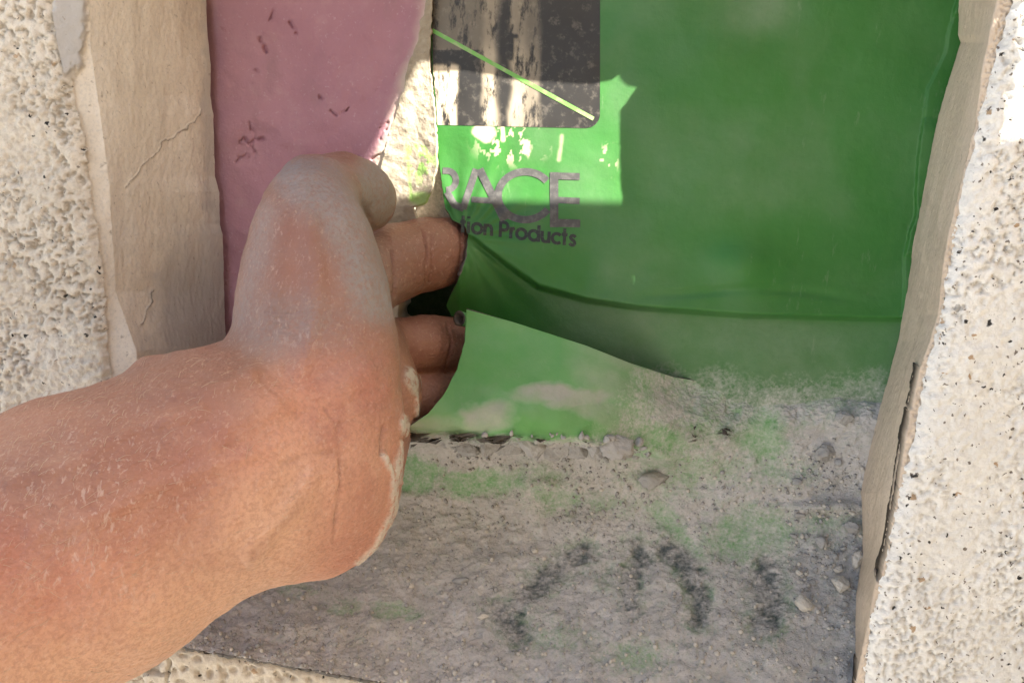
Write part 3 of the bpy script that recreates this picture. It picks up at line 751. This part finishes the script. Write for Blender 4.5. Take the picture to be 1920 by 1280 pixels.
def crumb(name, px, py, wpx, hpx, mat, label, seed, group=None, cat='rubble', out=.3):
    p, n = lower_at(px, py); t = proj(p)[2]; s = t / F
    v = IV3.copy()
    rg = np.random.default_rng(seed)
    for _ in range(9):                                   # broken facets
        a = rg.normal(size=3); a /= np.linalg.norm(a); c0 = .55 + .3 * rg.random()
        q = v @ a; v = v - np.maximum(q - c0, 0)[:, None] * a * .92
    d = 1 + .26 * fbm(v[:, 0] * 1.7 + seed * 7.1, v[:, 1] * 1.7, v[:, 2] * 1.7, oct=3, seed=seed) + .20 * fbm(v[:, 0] * 5, v[:, 1] * 5 + seed, v[:, 2] * 5, oct=3, seed=seed + 3)
    v = v * d[:, None] * np.array([wpx * .64, min(wpx, hpx) * .66, hpx * .66]) * s
    o = mesh_obj(name, v, IF3, mat, None, smooth=False)
    toc = (C - p) / np.linalg.norm(C - p); o.location = p + (toc * out + np.array([0, 0, .12])) * hpx * s; o.rotation_euler = (rg.uniform(-.5, .5), rg.uniform(-.45, .45), rg.uniform(-.7, .7))
    return tag(o, label, cat, group)
ridge = [(878, 838, 36, 24, 'small rounded mortar lump at the left end of the crumbled ridge'), (914, 829, 34, 26, 'angular mortar lump second from the left in the crumbled ridge'),
         (952, 835, 42, 28, 'flat mortar lump third from the left in the crumbled ridge'), (996, 830, 62, 36, 'largest mortar lump near the middle of the crumbled ridge'),
         (1044, 840, 50, 30, 'dull mortar lump right of the largest lump in the ridge'), (1083, 838, 40, 32, 'blocky mortar lump third from the right end of the ridge'),
         (1118, 838, 28, 32, 'narrow upright mortar lump second from the right end of the ridge'), (1154, 836, 50, 34, 'wedge-shaped mortar lump at the right end of the crumbled ridge')]
for i, (x, y, a, b_, lb) in enumerate(ridge):
    crumb('mortar_lump', x, y + 4, a * 1.08, b_ * 1.15, M_crumb, lb, 300 + i, 'mortar lumps along the flap fold', out=.75)
loose = [(1224, 902, 42, 26, M_crumb, 'lone grey mortar crumb below the right end of the ridge'), (1583, 785, 26, 22, M_crumb, 'grey pebble beside the right jamb, highest on the dusty slope'),
         (1541, 1018, 20, 18, M_crumb, 'round grey crumb on the right side of the dusty sill'), (1594, 992, 22, 20, M_crumb, 'grey crumb touching the right jamb above the pale chips'),
         (1576, 1098, 26, 24, M_crumbp, 'pale angular chip beside the right jamb'), (1511, 1134, 27, 25, M_crumbp, 'pale angular chip left of the jamb, near the dark print'),
         (1572, 1068, 14, 12, M_crumbp, 'tiny pale crumb just above the angular chip by the jamb'), (1498, 1077, 11, 10, M_crumbp, 'tiny pale crumb right of the dark print'),
         (770, 1103, 10, 9, M_crumbp, 'tiny white crumb on the grey sill below the wrist'), (866, 1096, 28, 12, M_crumb, 'thin grey flake on the sill right of the tiny white crumb'),
         (905, 1158, 20, 9, M_crumbp, 'flat pale flake on the sill left of the curved dark print'), (1003, 1035, 11, 9, M_crumbp, 'tiny pale crumb above the curved dark print'),
         (1545, 852, 40, 26, M_crumb, 'grey crumb cluster on the dusty slope near the right jamb'), (1606, 1052, 18, 30, M_crumbp, 'upright pale chip leaning on the right jamb')]
for i, (x, y, a, b_, mt, lb) in enumerate(loose):
    crumb('mortar_crumb', x, y, a, b_, mt, lb, 340 + i, 'loose crumbs on the sill')
def grains(name, n, seed, mat, smin_, smax_, right):
    rg = np.random.default_rng(seed)
    wgt = sstep(.55, .9, LDUST) * (LPY > 850) * (LPX > 300)
    if right: wgt = wgt * (.25 + 1.2 * sstep(1300, 1560, LPX) + .8 * sstep(1180, 1270, LPY))
    pr = wgt.ravel() / wgt.sum(); idx = rg.choice(len(pr), n, p=pr)
    base = LP.reshape(-1, 3)[idx]; nn = LN.reshape(-1, 3)[idx]
    s = (smin_ + (smax_ - smin_) * rg.random(n) ** 3)
    jit = 1 + .3 * (rg.random((n, len(IV), 1)) - .5)
    V = IV[None] * jit * s[:, None, None] * (1 + .4 * (rg.random((n, 1, 3)) - .5)) + (base + nn * s[:, None] * .4 + (rg.random((n, 3)) - .5) * .0006)[:, None, :]
    Fc = IF[None] + (np.arange(n) * len(IV))[:, None, None]
    o = mesh_obj(name, V.reshape(-1, 3), Fc.reshape(-1, 3), mat, None, smooth=False)
    return tag(o, None, None, None, 'stuff')
def bits(n, seed):
    rg = np.random.default_rng(seed); V, Fc = [], []
    for i in range(n):
        x = rg.uniform(845, 1215) if i % 4 else rg.uniform(1480, 1590); y = (838 + rg.normal() * 9 + max(0, x - 1150) * .2) if i % 4 else rg.uniform(820, 1150)
        p, nn = lower_at(x, y); t = proj(p)[2]; r = (2.0 + 6.5 * rg.random() ** 2) * t / F
        v = IV1.copy()
        for _ in range(5):
            a = rg.normal(size=3); a /= np.linalg.norm(a); v = v - np.maximum(v @ a - (.45 + .3 * rg.random()), 0)[:, None] * a
        v = v * (1 + .35 * (rg.random((len(v), 1)) - .5)) * (1 + .6 * (rg.random(3) - .5)) * r
        toc = (C - p) / np.linalg.norm(C - p)
        Fc.append(IF1 + len(IV1) * i); V.append(v + p + (toc * (.5 if i % 4 else .25) + np.array([0, 0, .2])) * r * 1.6)
    o = mesh_obj('rubble_bits', np.concatenate(V), np.concatenate(Fc), M_crumb, None, smooth=False)
    tag(o, None, None, None, 'stuff')
bits(260, 15)
grains('dust_grains', 5200, 5, M_crumb, .00014, .0007, False)
grains('pale_grit', 1500, 6, M_crumbp, .00014, .0008, True)

# ------------------------------------------------------------------ the arm and hand: one continuous surface
def hp(px, py, t): return at_t(np.array(px), np.array(py), np.array(t))
def cone(P, a, b):
    pa, ra = hp(*a[:3]), a[3] * a[2] / F; pb, rb = hp(*b[:3]), b[3] * b[2] / F
    ab = (pb - pa).astype(np.float32); L2 = float(ab.dot(ab))
    q = P - pa.astype(np.float32)
    h = np.clip((q @ ab) / L2, 0, 1)
    return np.sqrt(np.maximum(np.einsum('ij,ij->i', q, q) - 2 * h * (q @ ab) + h * h * L2, 0)) - (ra + (rb - ra) * h)
def smin(a, b, k_):
    h = np.maximum(k_ - np.abs(a - b), 0) / k_
    return np.minimum(a, b) - h * h * k_ * .25
def chain(P, pts, k_):
    d = None
    for a, b in zip(pts[:-1], pts[1:]):
        c_ = cone(P, a, b); d = c_ if d is None else smin(d, c_, k_)
    return d
FORE = [(-1500, 1980, .150, 610), (-700, 1485, .178, 424), (-150, 1165, .197, 314), (190, 992, .212, 255), (400, 888, .222, 206), (520, 850, .230, 180)]
PALM = [(400, 885, .222, 205), (540, 890, .232, 165), (583, 865, .236, 152), (592, 760, .238, 148), (590, 650, .238, 146), (587, 540, .238, 126), (580, 440, .238, 97), (576, 392, .241, 78)]
HEEL = [(510, 915, .230, 140), (606, 948, .240, 104), (630, 870, .242, 86)]
THUMB = [(582, 400, .242, 76), (596, 370, .251, 77), (636, 354, .261, 66), (670, 366, .268, 65), (688, 376, .272, 55)]
HYPO = [(600, 905, .258, 98), (662, 890, .269, 84), (676, 820, .271, 82), (690, 740, .274, 88), (680, 660, .279, 80)]
IDX = [(640, 560, .272, 84), (690, 520, .281, 68), (730, 494, .287, 69), (768, 484, .2905, 61), (800, 478, .294, 64), (832, 473, .298, 57), (856, 469, .302, 54), (876, 466, .307, 42)]
MID = [(650, 640, .280, 70), (712, 652, .289, 54), (755, 650, .293, 49), (795, 647, .2965, 53), (825, 646, .300, 48), (850, 646, .304, 50), (905, 640, .311, 44)]
RNG_F = [(660, 740, .280, 66), (730, 750, .290, 50), (800, 745, .297, 47), (850, 738, .304, 43), (885, 730, .309, 38)]
WRINK = [((372, 690, .219, 30), (404, 676, .224, 26)), ((285, 700, .219, 34), (330, 692, .220, 30))]
def hand_sdf(P):
    P = P.astype(np.float32)
    d = smin(chain(P, FORE, .006), chain(P, PALM, .006), .011)
    d = smin(d, chain(P, HEEL, .004), .010)
    d = smin(d, chain(P, THUMB, .003), .004)
    for a, b in WRINK: d = smin(d, cone(P, a, b), .003)
    g = chain(P, HYPO, .006)
    ix = chain(P, IDX, .003); md = chain(P, MID, .003); rn = chain(P, RNG_F, .003)
    fg = smin(smin(ix, md, .0012), rn, .0012)
    g = smin(g, fg, .0035)
    return smin(d, g, .0007)
def surface_net(fn, lo, hi, h):
    n = np.ceil((hi - lo) / h).astype(int) + 1
    ax = [lo[i] + h * np.arange(n[i]) for i in range(3)]
    # coarse pass first, then exact values only near the surface
    cax = [a[::5] for a in ax]
    Pc = np.stack(np.meshgrid(*cax, indexing='ij'), -1).reshape(-1, 3)
    vol = fn(Pc).reshape([len(a) for a in cax]).astype(np.float32)
    for q in range(3): vol = np.repeat(vol, 5, axis=q)
    vol = np.ascontiguousarray(vol[:n[0], :n[1], :n[2]])
    idx = np.argwhere(np.abs(vol) < 9.0 * h)
    for i0 in range(0, len(idx), 400000):
        e = idx[i0:i0 + 400000]
        vol[tuple(e.T)] = fn(lo + e * h)
    ins = vol < 0
    cs = np.zeros(np.array(n) - 1, np.int8)
    for a in (0, 1):
        for b in (0, 1):
            for c_ in (0, 1):
                cs += ins[a:n[0] - 1 + a, b:n[1] - 1 + b, c_:n[2] - 1 + c_]
    act = (cs > 0) & (cs < 8)
    ids = -np.ones(act.shape, np.int64); ids[act] = np.arange(act.sum())
    V = lo + (np.argwhere(act) + .5) * h
    Q = []
    for axis in range(3):
        a = [slice(None)] * 3; b = [slice(None)] * 3
        a[axis] = slice(0, -1); b[axis] = slice(1, None)
        A = ins[tuple(a)]; B = ins[tuple(b)]
        e = np.argwhere(A != B); sgn = A[tuple(e.T)]
        o1, o2 = [(1, 2), (2, 0), (0, 1)][axis]
        ok = (e[:, o1] > 0) & (e[:, o2] > 0) & (e[:, o1] < n[o1] - 1) & (e[:, o2] < n[o2] - 1)
        e = e[ok]; sgn = sgn[ok]
        def cell(d1, d2):
            q = e.copy(); q[:, o1] += d1; q[:, o2] += d2; return ids[tuple(q.T)]
        f = np.stack([cell(-1, -1), cell(0, -1), cell(0, 0), cell(-1, 0)], -1)
        f[~sgn] = f[~sgn][:, ::-1]
        Q.append(f)
    return V, np.concatenate(Q)
def grad(fn, V, e=.0004):
    g = np.stack([fn(V + np.eye(3)[i] * e) - fn(V - np.eye(3)[i] * e) for i in range(3)], -1)
    return g / (np.linalg.norm(g, axis=1, keepdims=True) + 1e-9)
def subdivide(V, Q):
    nv, nq = len(V), len(Q)
    E = np.sort(np.stack([Q, np.roll(Q, -1, axis=1)], -1).reshape(-1, 2), axis=1)
    key, inv = np.unique(E[:, 0] * nv + E[:, 1], return_inverse=True)
    mid = (V[key // nv] + V[key % nv]) * .5; cen = V[Q].mean(1)
    e = nv + inv.reshape(nq, 4); c = nv + len(key) + np.arange(nq)
    q = [np.stack([Q[:, k_], e[:, k_], c, e[:, k_ - 1]], -1) for k_ in range(4)]
    return np.concatenate([V, mid, cen]), np.concatenate(q)

def hand():
    allp = FORE + PALM + HEEL + THUMB + HYPO + IDX + MID + RNG_F
    ce = np.array([hp(*a[:3]) for a in allp]); rr = np.array([a[3] * a[2] / F for a in allp])
    lo = (ce - rr[:, None]).min(0) - .004; hi = (ce + rr[:, None]).max(0) + .004
    V, Q = surface_net(hand_sdf, lo, hi, .0013)
    for _ in range(3):
        V = V - grad(hand_sdf, V) * hand_sdf(V)[:, None] * .9
    V, Q = subdivide(V, Q)
    N = grad(hand_sdf, V, .0006)
    V = V - N * hand_sdf(V)[:, None] * .9
    px, py, tz = proj(V)
    front = (np.einsum('ij,ij->i', N, V - C) < 0)
    n = lambda s, sd, o=4: fbm(V[:, 0] * s, V[:, 1] * s, V[:, 2] * s, seed=sd, oct=o)
    wob = 9 * n(90, 201); wob2 = 9 * n(90, 205)
    near = tz < .262
    # creases
    cr = np.zeros(len(V))
    for pl, wd, am in (([(606, 765), (625, 790), (633, 835), (642, 900), (632, 960), (626, 1015)], 2.0, .75), ([(628, 798), (645, 786), (666, 782)], 2.0, .7), ([(530, 866), (585, 852), (640, 848)], 5, .3),
                       ([(722, 800), (716, 850)], 2.4, .8), ([(470, 1045), (530, 980), (590, 900)], 9, .25), ([(580, 1010), (600, 960), (612, 930)], 5, .25), ([(650, 870), (662, 930), (655, 990)], 5, .25), ([(480, 705), (510, 740), (560, 780)], 3, .25)):
        brk = .35 + .65 * sstep(-.35, .25, n(260, 231 + int(wd), 3))
        cr = np.maximum(cr, am * brk * strokes(px + wob * .9, py + wob2 * .9, pl, wd, 2.4 + wd * .6) * near)
    for pl, wd in (([(792, 430), (799, 470), (796, 532)], 1.2), ([(808, 440), (809, 500), (803, 530)], 0.8), ([(862, 425), (866, 470), (858, 515)], 1.2), ([(733, 470), (742, 520), (738, 555)], 1.4),
                   ([(838, 602), (848, 640), (836, 690)], 1.2)):
        cr = np.maximum(cr, strokes(px + wob * .25, py + wob2 * .25, pl, wd, 2) * ~near)
    cr = np.maximum(cr, .8 * strokes(px + wob * .4, py + wob2 * .4, [(668, 330), (676, 370), (690, 410)], 3, 3) * (tz > .25))
    # dust, plaster, redness
    d = np.maximum.reduce([.85 * strokes(px + wob, py + wob2, [(560, 340), (640, 390), (680, 480), (705, 560)], 46, 34), .55 * strokes(px + wob, py + wob2, [(500, 400), (480, 500), (450, 600)], 24, 26),
                           .5 * blob(px + wob, py + wob2, 600, 330, 70, 40, 0, .6), .45 * blob(px, py, 520, 610, 90, 60, 0, .8), .95 * blob(px, py, 708, 355, 46, 70, 0, .5) * (tz > .25)])
    d = d + .22 * sstep(-.1, .5, n(60, 211))
    d = np.where(tz > .27, d * .4, d)
    d *= 1 - .7 * sstep(640, 800, py) * (px < 740)
    pn = n(330, 241, 4)
    pl = np.maximum.reduce([strokes(px + wob * .6, py + wob2 * .6, [(722, 852), (738, 895), (744, 925), (730, 972), (704, 1018), (668, 1050)], 4.5, 3.5), blob(px + wob * .6, py + wob2 * .6, 741, 915, 9, 56, .1, .35), .9 * strokes(px + wob * .4, py, [(750, 830), (750, 905)], 4, 3),
                            blob(px + wob * .5, py + wob2 * .5, 772, 716, 11, 27, -.25, .35), strokes(px + wob * .3, py + wob2 * .3, [(781, 735), (779, 780)], 3, 2), blob(px + wob * .5, py + wob2 * .5, 756, 797, 8, 18, .1, .4)])
    pl = np.clip(pl * 1.5 + .9 * pn - .25, 0, 1) * (pl > .05)
    red = np.maximum.reduce([1.0 * blob(px + wob * 2, py + wob2 * 2, -30, 1015, 95, 80, .4, .8), .45 * blob(px, py, 620, 690, 90, 60, 0, .9), .35 * blob(px + wob, py, 90, 1120, 150, 90, 0, .9), .12 * blob(px + wob, py + wob2, 590, 470, 60, 95, -.2, .8), .35 * blob(px, py, 640, 990, 60, 80, 0, .9)])
    pale = np.clip(.75 * sstep(0, 260, (px * .47 + py * .88) - (190 * .47 + 985 * .88)) * sstep(640, 470, px) + .35 * blob(px, py, 560, 960, 120, 110, 0, .9), 0, .8)  # forearm underside lighter: ground bounce painted into the skin
    flake = np.maximum.reduce([blob(px + 2 * wob, py + 2 * wob2, 180, 950, 170, 170, 0, .7), .9 * blob(px + 2 * wob, py + 2 * wob2, 110, 1050, 110, 60, .6, .7), .6 * blob(px, py, 480, 690, 120, 50, .3, .8), .7 * blob(px, py, 560, 620, 90, 30, .3, .8), .16 * (tz < .235)])
    tan_shade = np.clip(.85 * sstep(780, 560, py + wob * 2) + .8 * sstep(110, -190, (px * .47 + py * .88) - (190 * .47 + 985 * .88) + wob * 3) * sstep(560, 420, px) + .22 * (tz > .255) + .25 * n(45, 261), 0, .85)  # brown skin, plus recess shade painted into the thumb and deeper fingers
    h = -.0008 * cr + .0008 * n(70, 221, 3) + .0003 * n(190, 222, 3) + .00016 * n(420, 223, 3) + .0007 * pl
    # tendons and soft folds on the wrist
    h = h + .0011 * np.exp(-((px * .47 + py * .88 - 905) / 34) ** 2) * sstep(330, 430, px) * (1 - sstep(520, 600, px)) * near
    for pl_, wv_, av_ in (([(20, 900), (140, 870), (260, 800), (380, 770)], 12, .0007), ([(60, 1000), (200, 960), (330, 900), (470, 850)], 13, .0006), ([(560, 700), (590, 600), (588, 500), (580, 420)], 16, .0010), ([(470, 700), (500, 600), (525, 500)], 15, .0007), ([(520, 760), (600, 735), (690, 700)], 18, .0007), ([(330, 740), (430, 720), (520, 690)], 10, .0006)):
        h = h + av_ * strokes(px + wob, py + wob2, pl_, wv_, wv_ * .9) * near
    for x0_ in range(0, 9):                                # fine folds over the thumb joint and wrist
        h = h - .00035 * strokes(px + wob, py + wob2, [(500 + x0_ * 6, 590 + x0_ * 7), (570, 588 + x0_ * 8), (650, 575 + x0_ * 9)], 1.2, 2.4) * near
        cr = np.maximum(cr, .30 * strokes(px + wob, py + wob2, [(525, 352 + x0_ * 8), (580, 338 + x0_ * 9), (635, 362 + x0_ * 9)], .8, 2.2) * near)
        cr = np.maximum(cr, .28 * strokes(px + wob, py + wob2, [(375 + x0_ * 9, 655 + x0_ * 3), (395 + x0_ * 10, 690 + x0_ * 4), (400 + x0_ * 12, 730)], .8, 2.4) * near)
        h = h - .00035 * strokes(px + wob, py + wob2, [(520, 350 + x0_ * 7), (580, 335 + x0_ * 8), (640, 360 + x0_ * 9)], 1.0, 2.2) * near
    h = h + .0010 * strokes(px, py, [(470, 1040), (540, 960), (580, 900)], 16, 14) * near
    V = V + N * h[:, None]
    o = mesh_obj('person', V, Q, M_skin, None, {'crease': np.clip(cr, 0, 1) * .95, 'dust': np.clip(d, 0, 1), 'plaster': np.clip(pl, 0, 1), 'red': np.clip(red + .35 * sstep(0, .5, n(38, 263)), 0, 1) * .65, 'pale': pale, 'tan': tan_shade, 'flake': np.clip(flake, 0, 1)})
    tag(o, 'bare dusty forearm and hand reaching in, fingers hooked behind the green flap', 'person')
    # short pale hairs on the forearm
    rg = np.random.default_rng(9)
    ok = np.where(front & (px > -60) & (px < 560) & (py > 640) & (py < 1290))[0]
    wgt = .25 + sstep(430, 100, px[ok]) * .8; wgt = wgt * np.where(py[ok] > 1120, .4, 1.0)
    idx = rg.choice(ok, 330, p=wgt / wgt.sum())
    axis = hp(400, 885, .222) - hp(190, 985, .212); axis /= np.linalg.norm(axis)
    Vh, Fh = [], []
    for i in idx:
        nn = N[i]; dr = axis + 1.9 * (rg.random(3) - .5); dr -= nn * dr.dot(nn); dr /= np.linalg.norm(dr)
        L = .001 + .0028 * rg.random() ** 2; wd = .00004 + .00003 * rg.random(); side = np.cross(dr, nn)
        k0 = len(Vh)
        for s_ in (0, .5, 1):
            p = V[i] + dr * L * s_ + nn * (.0009 * math.sin(s_ * 2.4) + .0001)
            a = wd * (1 - .8 * s_)
            Vh += [p + side * a, p - side * a * .5 + nn * a, p - side * a * .5 - nn * a]
        for q in (0, 3):
            for e in range(3):
                f = (e + 1) % 3; Fh.append((k0 + q + e, k0 + q + f, k0 + q + 3 + f, k0 + q + 3 + e))
    ho = mesh_obj('arm_hair', np.array(Vh), np.array(Fh), M_hair, o); ho['kind'] = 'stuff'
hand()
